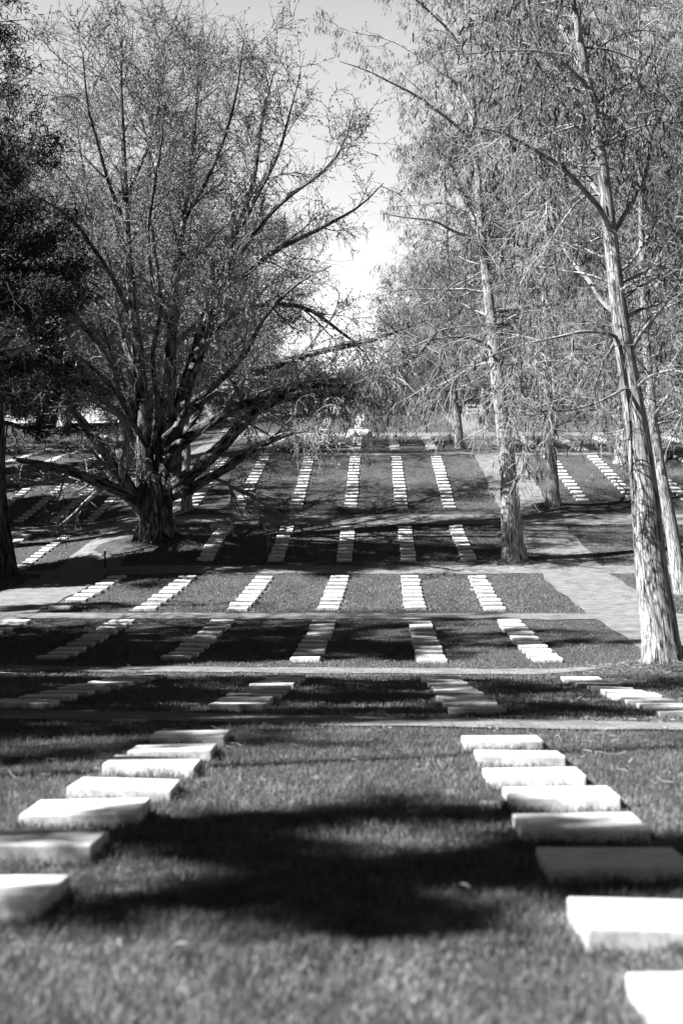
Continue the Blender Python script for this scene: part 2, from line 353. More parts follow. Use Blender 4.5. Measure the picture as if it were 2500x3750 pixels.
# ------------------------------------------------------------------ grass blades (one mass, nobody could count it)
def blades(name, n, y0, y1, hgt, wid, seed, label, power=1.6, xy=None):
    r = np.random.default_rng(seed)
    u = r.random(n); Y = (y0**(1-power)+u*(y1**(1-power)-y0**(1-power)))**(1/(1-power))
    xl = (-VX/F*Y-.35); xr = ((2500-VX)/F*Y+.35)
    X = xl+(xr-xl)*r.random(n)
    if xy is not None: X, Y = xy; n = len(X)
    keep = np.ones(n, bool)
    for k, (a, b_) in enumerate(CROSS):
        o_ = cross_off(X, k); keep &= ~((Y > a+.03+o_) & (Y < b_-.03+o_))
    keep &= ~((X > XR[0]+.04) & (X < XR[1]-.04)); keep &= ~((X > XL[0]+.04) & (X < XL[1]-.04))
    for s in STONES:
        if s['y'] < y1+1 and s['y'] > y0-1:
            keep &= ~((abs(X-s['x']) < .30*s['sx']) & (abs(Y-s['y']) < .19*s['sy']))
    X, Y = X[keep], Y[keep]; n = len(X)
    Z = g(X, Y)-.005
    # clumpy height
    cl = .75+.25*np.sin(X*9+np.sin(Y*7)*2)*np.sin(Y*8+np.sin(X*6)*2)
    H = hgt*cl*(.45+.9*r.random(n)); W = wid*(.6+.8*r.random(n))
    an = r.random(n)*2*np.pi; la = r.random(n)*2*np.pi; ln = H*(.15+.75*r.random(n))
    dx, dy_ = np.cos(an)*W/2, np.sin(an)*W/2; lx, ly = np.cos(la)*ln, np.sin(la)*ln
    P = np.zeros((n, 5, 3))
    P[:, 0] = np.stack([X-dx, Y-dy_, Z], 1); P[:, 1] = np.stack([X+dx, Y+dy_, Z], 1)
    P[:, 2] = np.stack([X-dx*.75+lx*.35, Y-dy_*.75+ly*.35, Z+H*.6], 1); P[:, 3] = np.stack([X+dx*.75+lx*.35, Y+dy_*.75+ly*.35, Z+H*.6], 1)
    P[:, 4] = np.stack([X+lx, Y+ly, Z+H], 1)
    b0 = np.arange(n)[:, None]*5
    Tt = np.concatenate([b0+np.array([[0, 1, 2]]), b0+np.array([[1, 3, 2]]), b0+np.array([[2, 3, 4]])], 0)
    return tag(mesh_np(name, P, Tt, M_BLADE, tri=True, smooth=False), label, 'grass', kind='stuff')
blades('grass', 230000, 2.3, 12.0, .055, .0045, 3, 'short mown grass around the nearest gravestones', 1.3)
blades('grass', 170000, 11.5, 34.0, .060, .010, 4, 'short mown grass on the middle lawns', 1.5)
blades('grass', 90000, 33.0, 68.0, .07, .022, 5, 'short mown grass on the rising far lawns', 1.5)

fx, fy = [], []; rf = np.random.default_rng(8)
for s_ in VISST:
    if s_['y'] > 24: continue
    m_ = 520 if s_['y'] < 10 else 240
    side = rf.integers(0, 4, m_); u = rf.random(m_)-.5; e = rf.exponential(.016, m_)+.004
    hx, hy = .30*s_['sx'], .195*s_['sy']
    fx.append(s_['x']+np.where(side < 2, u*2*hx, np.where(side == 2, hx+e, -hx-e))); fy.append(s_['y']+np.where(side == 0, hy+e, np.where(side == 1, -hy-e, u*2*hy)))
blades('grass_fringe', 1, 2, 24, .075, .006, 9, 'longer untrimmed grass fringing the nearer gravestones', xy=(np.concatenate(fx), np.concatenate(fy)))

# ------------------------------------------------------------------ tree growing
def unit(v): return v/np.maximum(np.linalg.norm(v, axis=-1, keepdims=True), 1e-9)
def interp(P, t):            # P (N,K,3|), t (N,)
    K = P.shape[1]; f = np.clip(t, 0, .9999)*(K-1); i = f.astype(int); fr = (f-i)
    a, b_ = P[np.arange(len(P)), i], P[np.arange(len(P)), i+1]
    fr = fr[:, None] if P.ndim == 3 else fr
    return a+(b_-a)*fr, (b_-a)
def walk(p, d, L, r0, r1, K, wob, grav, r, up=0.0):
    N = len(p); P = np.zeros((N, K, 3)); P[:, 0] = p; d = unit(d)
    for k in range(1, K):
        s = k/(K-1)
        d = unit(d+r.normal(0, wob, (N, 3))+np.array([0, 0, 1.0])*(up-grav*s))
        P[:, k] = P[:, k-1]+d*(L/(K-1))[:, None]
    Rr = r0[:, None]+(r1-r0)[:, None]*np.linspace(0, 1, K)[None]**.8
    return P, Rr
def plen(P): return np.linalg.norm(np.diff(P, axis=1), axis=2).sum(1)
def spawn(P, Rr, per_m, L, K, r, t0=.12, ang=(35, 70), wob=.15, grav=0., up=0., bias=None, bw_=.0, rf=.5, rmin=.005, rend=.4, lt=.55, maxn=None, rmax=9):
    ln = plen(P); cnt = np.maximum(r.poisson(per_m*ln), 0); idx = np.repeat(np.arange(len(P)), cnt)
    if maxn and len(idx) > maxn: idx = r.choice(idx, maxn, replace=False)
    t = t0+(1-t0)*r.random(len(idx))**.85
    p, tg = interp(P[idx], t); tg = unit(tg); rr, _ = interp(Rr[idx], t)
    a = np.radians(r.uniform(ang[0], ang[1], len(idx)))[:, None]
    u = unit(np.cross(tg, r.normal(0, 1, (len(idx), 3))))
    d = np.cos(a)*tg+np.sin(a)*u
    if bias is not None: d = d+bias(p)*bw_
    LL = r.uniform(L[0], L[1], len(idx))*(1-lt*t)
    r0 = np.clip(rr*rf, rmin, rmax)*r.uniform(.7, 1.1, len(idx))
    return walk(p, d, LL, r0, np.maximum(r0*rend, rmin*.6), K, wob, grav, r, up)
def tubes(P, Rr, n, flute=None, seed=0):
    """(N,K,3),(N,K) -> verts, quads, bark coords"""
    N, K, _ = P.shape
    T = np.gradient(P, axis=1) if K > 2 else np.repeat((P[:, 1:]-P[:, :1]), 2, axis=1)
    T = unit(T)
    ref = np.where(np.abs(T[..., 2:3]) > .8, np.array([1.0, 0, 0]), np.array([0, 0, 1.0]))
    ref = np.repeat(np.where(np.abs(T[:, :, 2].mean(1))[:, None] > .6, np.array([[1.0, 0, 0]]), np.array([[0, 0, 1.0]]))[:, None], K, 1)
    U = unit(np.cross(T, ref)); W = np.cross(T, U)
    th = np.arange(n)*2*np.pi/n
    c, s = np.cos(th), np.sin(th)
    RR = Rr[..., None]*np.ones(n)
    if flute is not None: RR = RR*flute(th, K)
    V = P[:, :, None]+RR[..., None]*(U[:, :, None]*c[None, None, :, None]+W[:, :, None]*s[None, None, :, None])
    al = np.concatenate([np.zeros((N, 1)), np.cumsum(np.linalg.norm(np.diff(P, axis=1), axis=2), 1)], 1)
    rm = Rr.mean(1)[:, None, None]*np.ones((N, K, n))
    B = np.stack([rm*c, rm*s, al[..., None]*np.ones(n)+np.arange(N)[:, None, None]*7.3], -1)
    i = np.arange(N*K*n).reshape(N, K, n); j = np.roll(i, -1, 2)
    Q = np.stack([i[:, :-1], j[:, :-1], j[:, 1:], i[:, 1:]], -1).reshape(-1, 4)
    return V.reshape(-1, 3), Q, B.reshape(-1, 3)
def merge(parts):
    V, Q, B = [], [], []; n = 0
    for v, q, b_ in parts: V.append(v); Q.append(q+n); B.append(b_); n += len(v)
    return np.concatenate(V), np.concatenate(Q), np.concatenate(B)
def smooth_line(pts, rad, K):
    pts = np.array(pts, float); rad = np.array(rad, float)
    if len(rad) != len(pts): rad = np.interp(np.linspace(0, 1, len(pts)), np.linspace(0, 1, len(rad)), rad)
    s = np.concatenate([[0], np.cumsum(np.linalg.norm(np.diff(pts, axis=0), axis=1))]); s /= s[-1]
    q = np.linspace(0, 1, K)
    P = np.stack([_pchip(s, pts[:, i], q) for i in range(3)], -1); return P, np.interp(q, s, rad)
def limb(trace, rad, Y0, dy, K=14):
    """trace in 1568-wide photograph units, radii in the same units, dy: depth offset at the tip"""
    n = len(trace); P = []
    for i, (x, y) in enumerate(trace): P.append(dp(x, y, Y0+dy*(i/(n-1))**.9))
    m = 2500/1568*Y0/F
    return smooth_line(P, np.array(rad, float)*m, K)
def small_tris(P, size, r, per=1.0, droop=0., aspect=.35, long=1.0):
    """little leaf-like faces at points P"""
    n = len(P)
    d = unit(r.normal(0, 1, (n, 3))+np.array([0, 0, -droop])); s = size*(.5+r.random(n))[:, None]
    u = unit(np.cross(d, r.normal(0, 1, (n, 3))))
    V = np.stack([P-u*s*aspect*.5, P+u*s*aspect*.5, P+u*s*aspect*.45+d*s*long, P-u*s*aspect*.45+d*s*long], 1)
    Q = np.arange(n*4).reshape(n, 4)
    return V.reshape(-1, 3), Q, np.zeros((n*4, 3))
def along(P, n, r):
    idx = r.integers(0, len(P), n); t = r.random(n)
    return interp(P[idx], t)[0]

def knobby(seed, amp, nf):
    rr = np.random.default_rng(seed); ph = rr.random(nf)*6.28; kk = rr.integers(3, 11, nf)
    def f(th, K):
        z = np.linspace(0, 1, K)[:, None]; o = np.ones((K, len(th)))
        for i in range(nf): o += amp/nf*1.6*np.sin(kk[i]*th[None]+ph[i]+z*(3+i))
        o += amp*.5*rr.normal(0, 1, (K, len(th)))*.35
        return o[None]
    return f

def build_tree(name, base, label, cat, group, trunks, limbs, bark, twig_parts, crown_mat, extra=None, nt_=16, nl=9, amp=.10):
    """trunks / limbs: lists of (P, R) polylines; twig_parts: list of (V,Q,B)"""
    root = empty(name, base, label, cat, group); bx = np.array(base)
    tp = []
    for i, (P, Rr) in enumerate(trunks): tp.append(tubes(P[None]-bx, Rr[None], nt_, knobby(i+3, amp, 5)))
    for i, (P, Rr) in enumerate(limbs): tp.append(tubes(P[None]-bx, Rr[None], nl, knobby(i+50, amp*.6, 3)))
    V, Q, B = merge(tp); mesh_np('trunk', V, Q, bark, root, attrs={'bark': B})
    V, Q, B = merge(twig_parts); mesh_np('crown', V-bx, Q, crown_mat, root, smooth=False)
    if extra:
        for nm, (V, Q, B), m in extra: mesh_np(nm, V-bx, Q, m, root, smooth=False)
    return root
def stack(lines): 
    return np.stack([l[0] for l in lines]), np.stack([l[1] for l in lines])

# ---- the great spreading ginkgo
def ginkgo():
    r = np.random.default_rng(11); Y0 = 47.5
    L = lambda tr, rad, dy, K=14: limb(tr, rad, Y0, dy, K)
    base = dp(355, 1240, Y0); base[2] = g1(base[0], base[1])
    trunks = [L([(357, 1262), (357, 1235), (358, 1210), (357, 1180), (357, 1150), (352, 1120), (345, 1085)], [50, 44, 40, 38, 39, 36, 26], 0, 24),
              L([(340, 1150), (334, 1090), (333, 1040), (330, 960), (322, 880), (315, 800), (305, 700), (295, 600), (290, 500), (285, 380), (281, 280), (278, 180), (280, 80)], [26, 22, 19, 16, 14, 12.5, 11, 9.5, 8, 6, 4.5, 3, 1.5], -.8, 30),
              L([(375, 1150), (378, 1060), (378, 1000), (386, 900), (392, 800), (398, 700), (408, 600), (425, 480), (440, 360), (450, 250), (455, 130)], [27, 22, 19, 16, 13.5, 11, 9, 7, 5, 3.5, 1.5], .8, 28),
              L([(392, 1130), (398, 1050), (405, 980), (428, 880), (452, 800), (482, 700), (520, 600), (556, 500), (585, 400), (600, 290), (625, 180)], [24, 20, 17, 15, 13, 11, 9, 7, 5, 3.5, 1.6], 2.2, 28)]
    T = [([(395, 1118), (430, 1095), (462, 1065), (500, 1035), (545, 985), (592, 940), (640, 918), (700, 908), (760, 905), (815, 915), (860, 925)], [17, 15.5, 14, 12.5, 11, 9.5, 7.5, 6.5, 5.5, 3.5, 1.5], -4),
         ([(380, 1075), (420, 1010), (470, 980), (510, 950), (560, 930), (600, 915), (640, 900), (690, 885), (760, 882), (830, 884), (880, 868), (930, 838), (975, 800), (1005, 760)], [15, 13, 11, 10, 9.5, 9, 8.5, 8, 8, 8, 6.5, 4.5, 3, 1.5], -6),
         ([(405, 985), (440, 935), (510, 890), (570, 862), (640, 838), (700, 815), (770, 800), (850, 782), (900, 765), (960, 742), (1010, 725)], [11, 10, 9, 8, 7.5, 6.5, 5.5, 4, 3, 2, 1], -2),
         ([(400, 1135), (440, 1120), (480, 1098), (530, 1068), (580, 1032), (600, 1022), (640, 1005), (690, 990), (740, 992)], [13, 11, 9, 8, 7, 6, 4.5, 3, 1.5], -7),
         ([(450, 810), (520, 730), (560, 712), (620, 698), (690, 702), (740, 730), (790, 768), (830, 800), (860, 850)], [8, 7, 6.5, 6, 5.5, 4.5, 3.5, 2.2, 1.2], 3),
         ([(440, 850), (500, 720), (560, 640), (610, 590), (660, 560), (720, 532), (780, 500), (830, 470), (880, 420)], [9, 8, 7, 6.5, 6, 5, 4, 2.5, 1.2], 5),
         ([(470, 740), (530, 620), (580, 540), (630, 480), (690, 430), (740, 395), (790, 330), (810, 260)], [8, 7, 6, 5, 4.2, 3.2, 2, 1], -4),
         ([(540, 545), (600, 430), (640, 350), (665, 260), (690, 170)], [6, 5, 4, 2.6, 1.2], 4),
         ([(425, 500), (480, 400), (520, 300), (545, 200), (560, 90)], [6, 5, 4, 2.6, 1.2], -3),
         ([(325, 1168), (290, 1135), (240, 1112), (200, 1097), (150, 1080), (100, 1068), (40, 1056)], [14, 12, 10.5, 9.5, 8, 7, 4.5], -5),
         ([(328, 1178), (298, 1125), (268, 1075), (240, 1035), (208, 995), (178, 955), (150, 925), (105, 900), (60, 895)], [15, 13, 12, 11, 9.5, 8, 6, 4, 2], -3),
         ([(330, 1060), (312, 1010), (285, 965), (250, 930), (215, 905), (180, 885), (130, 875), (80, 850)], [11, 10, 9, 7.5, 6, 4.5, 3, 1.5], 4),
         ([(318, 1000), (305, 960), (275, 915), (265, 870), (230, 800), (180, 735), (140, 690), (110, 655), (85, 610), (55, 540)], [10, 9, 8.5, 8, 7, 6.5, 6, 5, 3.5, 1.5], -2),
         ([(322, 880), (290, 800), (268, 720), (258, 640), (235, 560), (205, 480), (190, 380), (175, 280)], [8, 7, 6, 5.5, 5, 4, 2.6, 1.2], 2),
         ([(305, 740), (260, 640), (215, 570), (170, 510), (120, 470), (70, 445)], [7, 6, 5, 4, 2.6, 1.2], -5),
         ([(290, 520), (250, 420), (225, 330), (200, 230), (190, 130)], [5.5, 4.5, 3.6, 2.4, 1.1], -3),
         ([(288, 450), (330, 360), (360, 270), (375, 170), (390, 70)], [5, 4.2, 3.4, 2.3, 1.1], 3),
         ([(395, 760), (350, 660), (340, 560), (350, 450), (370, 330), (380, 230)], [6.5, 5.5, 4.7, 3.8, 2.6, 1.2], -4),
         ([(420, 930), (470, 905), (520, 860), (570, 800), (600, 740), (640, 690), (700, 640), (760, 610)], [8, 7, 6, 5, 4.2, 3.4, 2.4, 1.1], -9),
         ([(370, 1010), (420, 960), (440, 880), (470, 800), (480, 720), (520, 640), (540, 560)], [10, 9, 7, 5.5, 4.5, 3, 1.5], -8),
         ([(345, 1040), (300, 960), (250, 880), (180, 820), (120, 790), (60, 780)], [10, 8, 6.5, 5, 3.4, 1.5], -8),
         ([(350, 1040), (360, 930), (350, 820), (370, 700), (360, 600), (345, 500)], [10, 8, 6.5, 5, 3.4, 1.5], -8),
         ([(380, 1040), (450, 960), (500, 850), (560, 780), (620, 740), (690, 730)], [10, 8, 6.5, 5, 3.4, 1.5], 9),
         ([(345, 1040), (300, 920), (250, 800), (220, 680), (210, 560), (200, 450)], [10, 8, 6.5, 5, 3.4, 1.5], 9),
         ([(355, 1040), (380, 900), (400, 760), (430, 620), (450, 500), (480, 380)], [10, 8, 6.5, 5, 3.4, 1.5], 9)]
    limbs = [L(a, np.array(b_)*(1.15 if i in (0, 1, 2, 3, 9, 10) else .72 if i > 18 else 1.0), c, 14) for i, (a, b_, c) in enumerate(T)]
    cen = np.array([base[0], Y0, base[2]+6.5])
    out = lambda p: unit(p-cen)
    P0, R0 = stack(limbs+[smooth_line(l[0], l[1], 14) for l in trunks[1:]])
    P1, R1 = spawn(P0, R0, 1.25, (2.0, 5.0), 8, r, t0=.16, ang=(28, 65), wob=.12, up=.03, grav=.02, bias=out, bw_=.35, rf=.5, rmin=.024, rend=.35)
    kk = ~((P1[:, -1, 0] > -4.0) & (P1[:, -1, 2] > 8.0) & (r.random(len(P1)) < .62)) & ~((P1[:, 0, 2] < base[2]+6.5) & (r.random(len(P1)) < .6)); P1 = P1[kk]; R1 = R1[kk]
    P2, R2 = spawn(np.concatenate([P1]), R1, 3.0, (.9, 2.8), 6, r, t0=.1, ang=(30, 75), wob=.16, grav=.05, bias=out, bw_=.25, rf=.5, rmin=.013, rend=.5)
    P2b, R2b = spawn(P0, R0, 1.3, (.8, 2.2), 6, r, t0=.2, ang=(40, 90), wob=.2, grav=.10, rf=.2, rmin=.010, rend=.5, rmax=.02)
    P2 = np.concatenate([P2, P2b]); R2 = np.concatenate([R2, R2b])
    P3, R3 = spawn(P2, R2, 5.5, (.30, 1.1), 4, r, t0=.05, ang=(30, 80), wob=.22, grav=.12, rf=.7, rmin=.009, rend=.7, maxn=130000, lt=.3)
    Pa, Ra = spawn(P0[[0, 1, 2, 3, 19]], R0[[0, 1, 2, 3, 19]], 1.9, (1.0, 2.8), 8, r, t0=.42, ang=(40, 85), wob=.16, grav=.42, rf=.25, rmin=.014, rend=.4, rmax=.035, lt=.2)
    Pb, Rb = spawn(Pa, Ra, 5.0, (.4, 1.1), 5, r, t0=.1, ang=(25, 65), wob=.2, grav=.30, rf=.55, rmin=.009, rend=.6)
    P1 = np.concatenate([P1, Pa]); R1 = np.concatenate([R1, Ra])
    Pb_ = Pb[:, [0, 2, 3, 4]]; P3 = np.concatenate([P3, Pb_]); R3 = np.concatenate([R3, Rb[:, [0, 2, 3, 4]]])
    sp = along(P3, 120000, r); sp2 = along(P2, 50000, r)
    tw = [tubes(P1, R1, 5), tubes(P2, R2, 3), tubes(P3, R3, 3), small_tris(np.concatenate([sp, sp2]), .048, r, aspect=.6)]
    for v in (P1, P2, P3): print('ginkgo', v.shape)
    # roots flaring over the mound
    for a in np.linspace(0, 6.28, 10)[:-1]:
        a += r.uniform(-.25, .25); ln = r.uniform(.4, .9); pts = []
        for q in np.linspace(0, 1, 7):
            x = base[0]+math.cos(a)*(.55+ln*q); y = base[1]+math.sin(a)*(.55+ln*q); pts.append((x, y, g1(x, y)+.45*(1-q)**2.2-.05*q))
        limbs.append(smooth_line(pts, [.28, .2, .13, .08, .04, .02, .01], 10))
    build_tree('ginkgo_tree', base, 'great spreading bare tree with thick furrowed trunk dividing low into many limbs', 'tree', None,
               trunks, limbs, M_GINKGO, tw, M_TWIG, nt_=26, nl=10, amp=.09)
ginkgo()

# ---- tall shaggy-barked trees on the right, with drooping twigs and catkins
def redwood(name, label, Y0, trunk, rads, traced, seed, n_auto, hmin_px, blen, back=0, mtw=M_TWIGP, n3=40000, ncat=25000, dens=1.0, base_r=None, catfrom=.45, depthlean=0., droop=()):
    r = np.random.default_rng(seed)
    t0 = limb(trunk, rads, Y0, depthlean, 34); m = 2500/1568*Y0/F
    base = t0[0][0].copy(); bz = g1(base[0], base[1]); base[2] = bz
    limbs = [limb(a, b_, Y0, c, 12) for a, b_, c in traced]
    # automatic whorls up the stem
    P, Rr = t0; s = np.linspace(0, 1, len(P)); zt = P[:, 2]
    hmin = dp(trunk[0][0], hmin_px, Y0)[2]
    tt = r.uniform(0, 1, n_auto*3); zq = np.interp(tt, s, zt); tt = tt[zq > hmin][:n_auto]
    p, tg = interp(np.repeat(P[None], len(tt), 0), tt); rr = np.interp(tt, s, Rr)
    a = r.random(len(tt))*6.283; el = r.uniform(-.1, .55, len(tt))
    a = np.where((np.sin(a) < .15) & (r.random(len(a)) < back), -a, a)
    d = np.stack([np.cos(a), np.sin(a), el], 1)
    LL = r.uniform(blen[0], blen[1], len(tt))*(1-.45*tt)
    r0 = np.clip(rr*.33, .03, .11)*r.uniform(.6, 1.1, len(tt))
    Pa, Ra = walk(p, d, LL, r0, r0*.15, 12, .13, .10, r, up=.03)
    P0 = Pa; R0 = Ra
    if limbs:
        Pl, Rl = stack(limbs); P0 = np.concatenate([Pl, Pa]); R0 = np.concatenate([Rl, Ra])
    P1, R1 = spawn(P0, R0, 1.5*dens, (1.0, 3.0), 7, r, t0=.12, ang=(30, 70), wob=.16, grav=.10, rf=.42, rmin=.011, rend=.4)
    P2, R2 = spawn(P1, R1, 3.2*dens, (.5, 1.4), 6, r, t0=.1, ang=(25, 75), wob=.22, grav=.22, rf=.55, rmin=.0065, rend=.6)
    P3, R3 = spawn(P2, R2, 6*dens, (.18, .6), 5, r, t0=.05, ang=(25, 80), wob=.28, grav=.2, rf=.6, rmin=.0048, rend=.8, maxn=n3, lt=.2)
    if droop:
        Pa_, Ra_ = spawn(Pl[list(droop)], Rl[list(droop)], 8, (.9, 2.4), 8, r, t0=.5, ang=(30, 80), wob=.16, grav=.45, rf=.4, rmin=.014, rend=.4, rmax=.03, lt=.1)
        Pb_, Rb_ = spawn(Pa_, Ra_, 7, (.3, 1.0), 5, r, t0=.1, ang=(25, 65), wob=.26, grav=.38, rf=.55, rmin=.009, rend=.6)
        P1 = np.concatenate([P1, Pa_[:, :7]]); R1 = np.concatenate([R1, Ra_[:, :7]]); P3 = np.concatenate([P3, Pb_]); R3 = np.concatenate([R3, Rb_])
    tw = [tubes(P1, R1, 4), tubes(P2, R2, 3), tubes(P3, R3, 3)]
    print(name, P1.shape, P2.shape, P3.shape)
    zc = np.concatenate([P3[:, -1], P2[:, -1]]); z0, z1 = zc[:, 2].min(), zc[:, 2].max()
    q = zc[r.random(len(zc)) < .25+.75*np.clip((zc[:, 2]-z0)/(z1-z0)-catfrom+.3, 0, 1)]
    q = q[r.integers(0, len(q), ncat)]+r.normal(0, .06, (ncat, 3))
    ex = [('catkins', small_tris(q, .12, r, droop=3.0, aspect=.17), M_CATK)]
    rb = Rr[0]
    for a in np.linspace(0, 6.28, 8)[:-1]:
        a += r.uniform(-.3, .3); ln = rb*r.uniform(.35, .8); pts = []
        for qq in np.linspace(0, 1, 6):
            x = base[0]+math.cos(a)*(rb*.55+ln*qq); y = base[1]+math.sin(a)*(rb*.55+ln*qq); pts.append((x, y, g1(x, y)+rb*.5*(1-qq)**2.2-.06*qq))
        limbs.append(smooth_line(pts, np.array([.36, .26, .16, .10, .05, .02])*rb, 10))
    limbs += [(Pa[i], Ra[i]) for i in range(len(Pa))]
    build_tree(name, base, label, 'tree', None, [t0], limbs, M_CEDARB, tw, mtw, ex, nt_=28, nl=7, amp=.018)

redwood('redwood_tree', 'tall shaggy-barked tree with drooping twigs, largest trunk, at edge of brick walk', 20.9,
        [(1524, 1530), (1522, 1505), (1516, 1460), (1509, 1400), (1497, 1320), (1489, 1230), (1480, 1130), (1470, 1040), (1460, 960), (1449, 900), (1438, 830), (1428, 760), (1417, 680), (1408, 600), (1398, 510), (1388, 420), (1374, 320), (1356, 220), (1338, 130), (1322, 40), (1305, -60), (1290, -220), (1280, -420)],
        [52, 45, 42, 40, 37, 34, 31, 28, 25, 23.5, 22, 20, 18.5, 17, 15.5, 14, 12, 10.5, 9.5, 8, 7, 5, 2],
        [([(1405, 545), (1385, 490), (1345, 440), (1300, 392), (1250, 355), (1195, 325), (1140, 300), (1080, 290)], [7, 6.5, 6, 5.5, 5, 3.6, 2.4, 1], -1.5),
         ([(1412, 530), (1445, 475), (1468, 440), (1485, 395), (1490, 345), (1500, 300), (1530, 240)], [6, 5.5, 5, 4, 3, 2.4, 1.2], .6),
         ([(1425, 780), (1395, 765), (1350, 760), (1300, 770), (1240, 782), (1170, 800), (1100, 830), (1030, 870)], [5, 4.5, 4, 3.6, 3, 2.4, 1.6, .8], -1.2),
         ([(1415, 720), (1380, 690), (1350, 640), (1320, 610), (1290, 560), (1250, 500), (1210, 460)], [6, 5, 4.5, 4, 3, 2.2, 1], 1.5),
         ([(1440, 820), (1475, 760), (1510, 720), (1545, 670), (1580, 620)], [5, 4.5, 4.2, 3.5, 2], -.8),
         ([(1450, 880), (1420, 900), (1370, 925), (1320, 940), (1260, 950), (1210, 980)], [3.5, 3, 2.5, 2, 1.4, .7], -1.6),
         ([(1450, 900), (1500, 860), (1540, 850), (1600, 870)], [3.5, 3, 2.5, 1.5], -1.2),
         ([(1350, 200), (1300, 150), (1250, 120), (1180, 115), (1110, 120), (1040, 125)], [5, 4.2, 3.4, 2.6, 1.8, .9], -1.6),
         ([(1345, 170), (1300, 90), (1280, 30), (1265, -40)], [5.5, 4.6, 4, 2.5], .8),
         ([(1330, 100), (1330, 40), (1318, 15), (1300, -10)], [5, 4.6, 4, 3], -1.),
         ([(1392, 460), (1330, 390), (1290, 345), (1240, 290), (1190, 220), (1120, 150), (1050, 100)], [5, 4.4, 3.8, 3.2, 2.4, 1.6, .8], 2.4),
         ([(1400, 640), (1450, 600), (1500, 520), (1540, 440), (1590, 380)], [4.5, 4, 3.4, 2.5, 1.5], 1.5)],
        21, 46, 800, (1.6, 3.4), back=.85, n3=60000, ncat=12000, dens=1.35)
redwood('redwood_tree', 'straight shaggy-barked tree on low mound where brick paths meet, right of centre', 44.2,
        [(1181, 1292), (1180, 1275), (1177, 1240), (1172, 1160), (1166, 1080), (1158, 1000), (1150, 930), (1141, 860), (1133, 780), (1124, 700), (1115, 620), (1106, 540), (1100, 450), (1094, 360), (1088, 260), (1082, 160), (1078, 60), (1074, -60)],
        [34, 28, 25, 22, 20, 18, 16.5, 15, 13.5, 12, 10.5, 9, 7.5, 6, 5, 4, 3, 1.2],
        [([(1118, 600), (1100, 560), (1080, 545), (1040, 530), (990, 505), (940, 500), (880, 490)], [5, 4.6, 4, 3.4, 2.6, 1.8, .9], -2),
         ([(1103, 545), (1085, 500), (1060, 440), (1040, 385), (1010, 330), (990, 270)], [7, 6, 5.2, 4, 2.8, 1.4], 1.5),
         ([(1106, 500), (1085, 490), (1050, 475), (1010, 465), (960, 470), (900, 475)], [4.5, 4, 3.2, 2.4, 1.6, .8], 2.5),
         ([(1090, 330), (1050, 290), (1000, 250), (950, 215), (900, 190), (840, 160), (780, 140)], [4.5, 4, 3.4, 2.8, 2.2, 1.5, .8], -2.5),
         ([(1086, 260), (1060, 210), (1010, 160), (950, 120), (880, 85), (820, 75), (770, 60)], [4.2, 3.8, 3.2, 2.6, 2, 1.4, .8], 2),
         ([(1112, 560), (1130, 500), (1150, 440), (1165, 360)], [4.5, 4, 3, 1.5], 1.5),
         ([(1130, 800), (1080, 775), (1020, 775), (960, 790), (900, 830), (860, 880)], [4, 3.5, 2.8, 2.2, 1.5, .8], -3),
         ([(1132, 830), (1090, 840), (1040, 870), (980, 900), (930, 930), (890, 960)], [3.6, 3, 2.6, 2, 1.4, .8], 1.5),
         ([(1080, 150), (1040, 80), (980, 20), (920, -30), (860, -60)], [3.5, 3, 2.5, 1.8, 1], -1.5)],
        22, 80, 770, (2.4, 5.6), back=.75, droop=(6, 7), n3=100000, ncat=26000, dens=1.1, catfrom=.62)
redwood('redwood_tree', 'leaning shaggy-barked tree half hidden behind the largest right-hand trunk', 35.8,
        [(1580, 1415), (1572, 1395), (1562, 1340), (1548, 1250), (1530, 1150), (1513, 1060), (1500, 960), (1490, 860), (1482, 760), (1476, 640), (1472, 500), (1470, 340), (1468, 160), (1466, 0)],
        [24, 20, 18, 15.5, 13.5, 12, 11, 10, 9, 8, 6.5, 5, 3.5, 1.5],
        [([(1500, 960), (1540, 900), (1580, 840), (1620, 760)], [5, 4.2, 3.2, 2], -2), ([(1478, 700), (1530, 620), (1560, 560), (1600, 520)], [5, 4, 3, 2], 2)],
        23, 70, 1000, (2.6, 5.4), back=.3, n3=60000, ncat=8000, dens=1.1)
redwood('redwood_tree', 'shorter shaggy tree beyond the walk, on root mound beside right-hand stone rows', 55.4,
        [(1270, 1170), (1270, 1155), (1269, 1120), (1266, 1060), (1262, 980), (1258, 880), (1254, 760), (1250, 640), (1246, 480), (1242, 300), (1240, 120), (1238, -80)],
        [21, 16.5, 14.5, 13, 11.5, 10, 8.5, 7, 5.5, 4, 2.6, 1.2], [], 24, 120, 1000, (3.0, 7.5), back=.3, n3=80000, ncat=20000)
redwood('redwood_tree', 'tall shaggy tree whose crown fills the upper right corner, trunk outside the frame', 44.0,
        [(1640, 1290), (1638, 1250), (1636, 1150), (1632, 1000), (1626, 820), (1620, 640), (1614, 440), (1608, 240), (1602, 40), (1596, -160), (1590, -380)],
        [30, 26, 23, 20, 17, 14.5, 12, 9.5, 7, 4.5, 1.5], [], 27, 120, 1050, (3.5, 8.5), n3=90000, ncat=45000, catfrom=.3)
redwood('redwood_tree', 'slim pale-trunked tree beside brick walk near top of slope', 70.5,
        [(1056, 1032), (1055, 1020), (1052, 980), (1047, 930), (1042, 860), (1037, 780), (1032, 690), (1028, 600), (1024, 480), (1020, 340)],
        [13, 10.5, 9.5, 8.5, 7.5, 6.4, 5.2, 4, 2.6, 1.2], [], 25, 85, 940, (3.0, 6.0), n3=32000, ncat=10000)

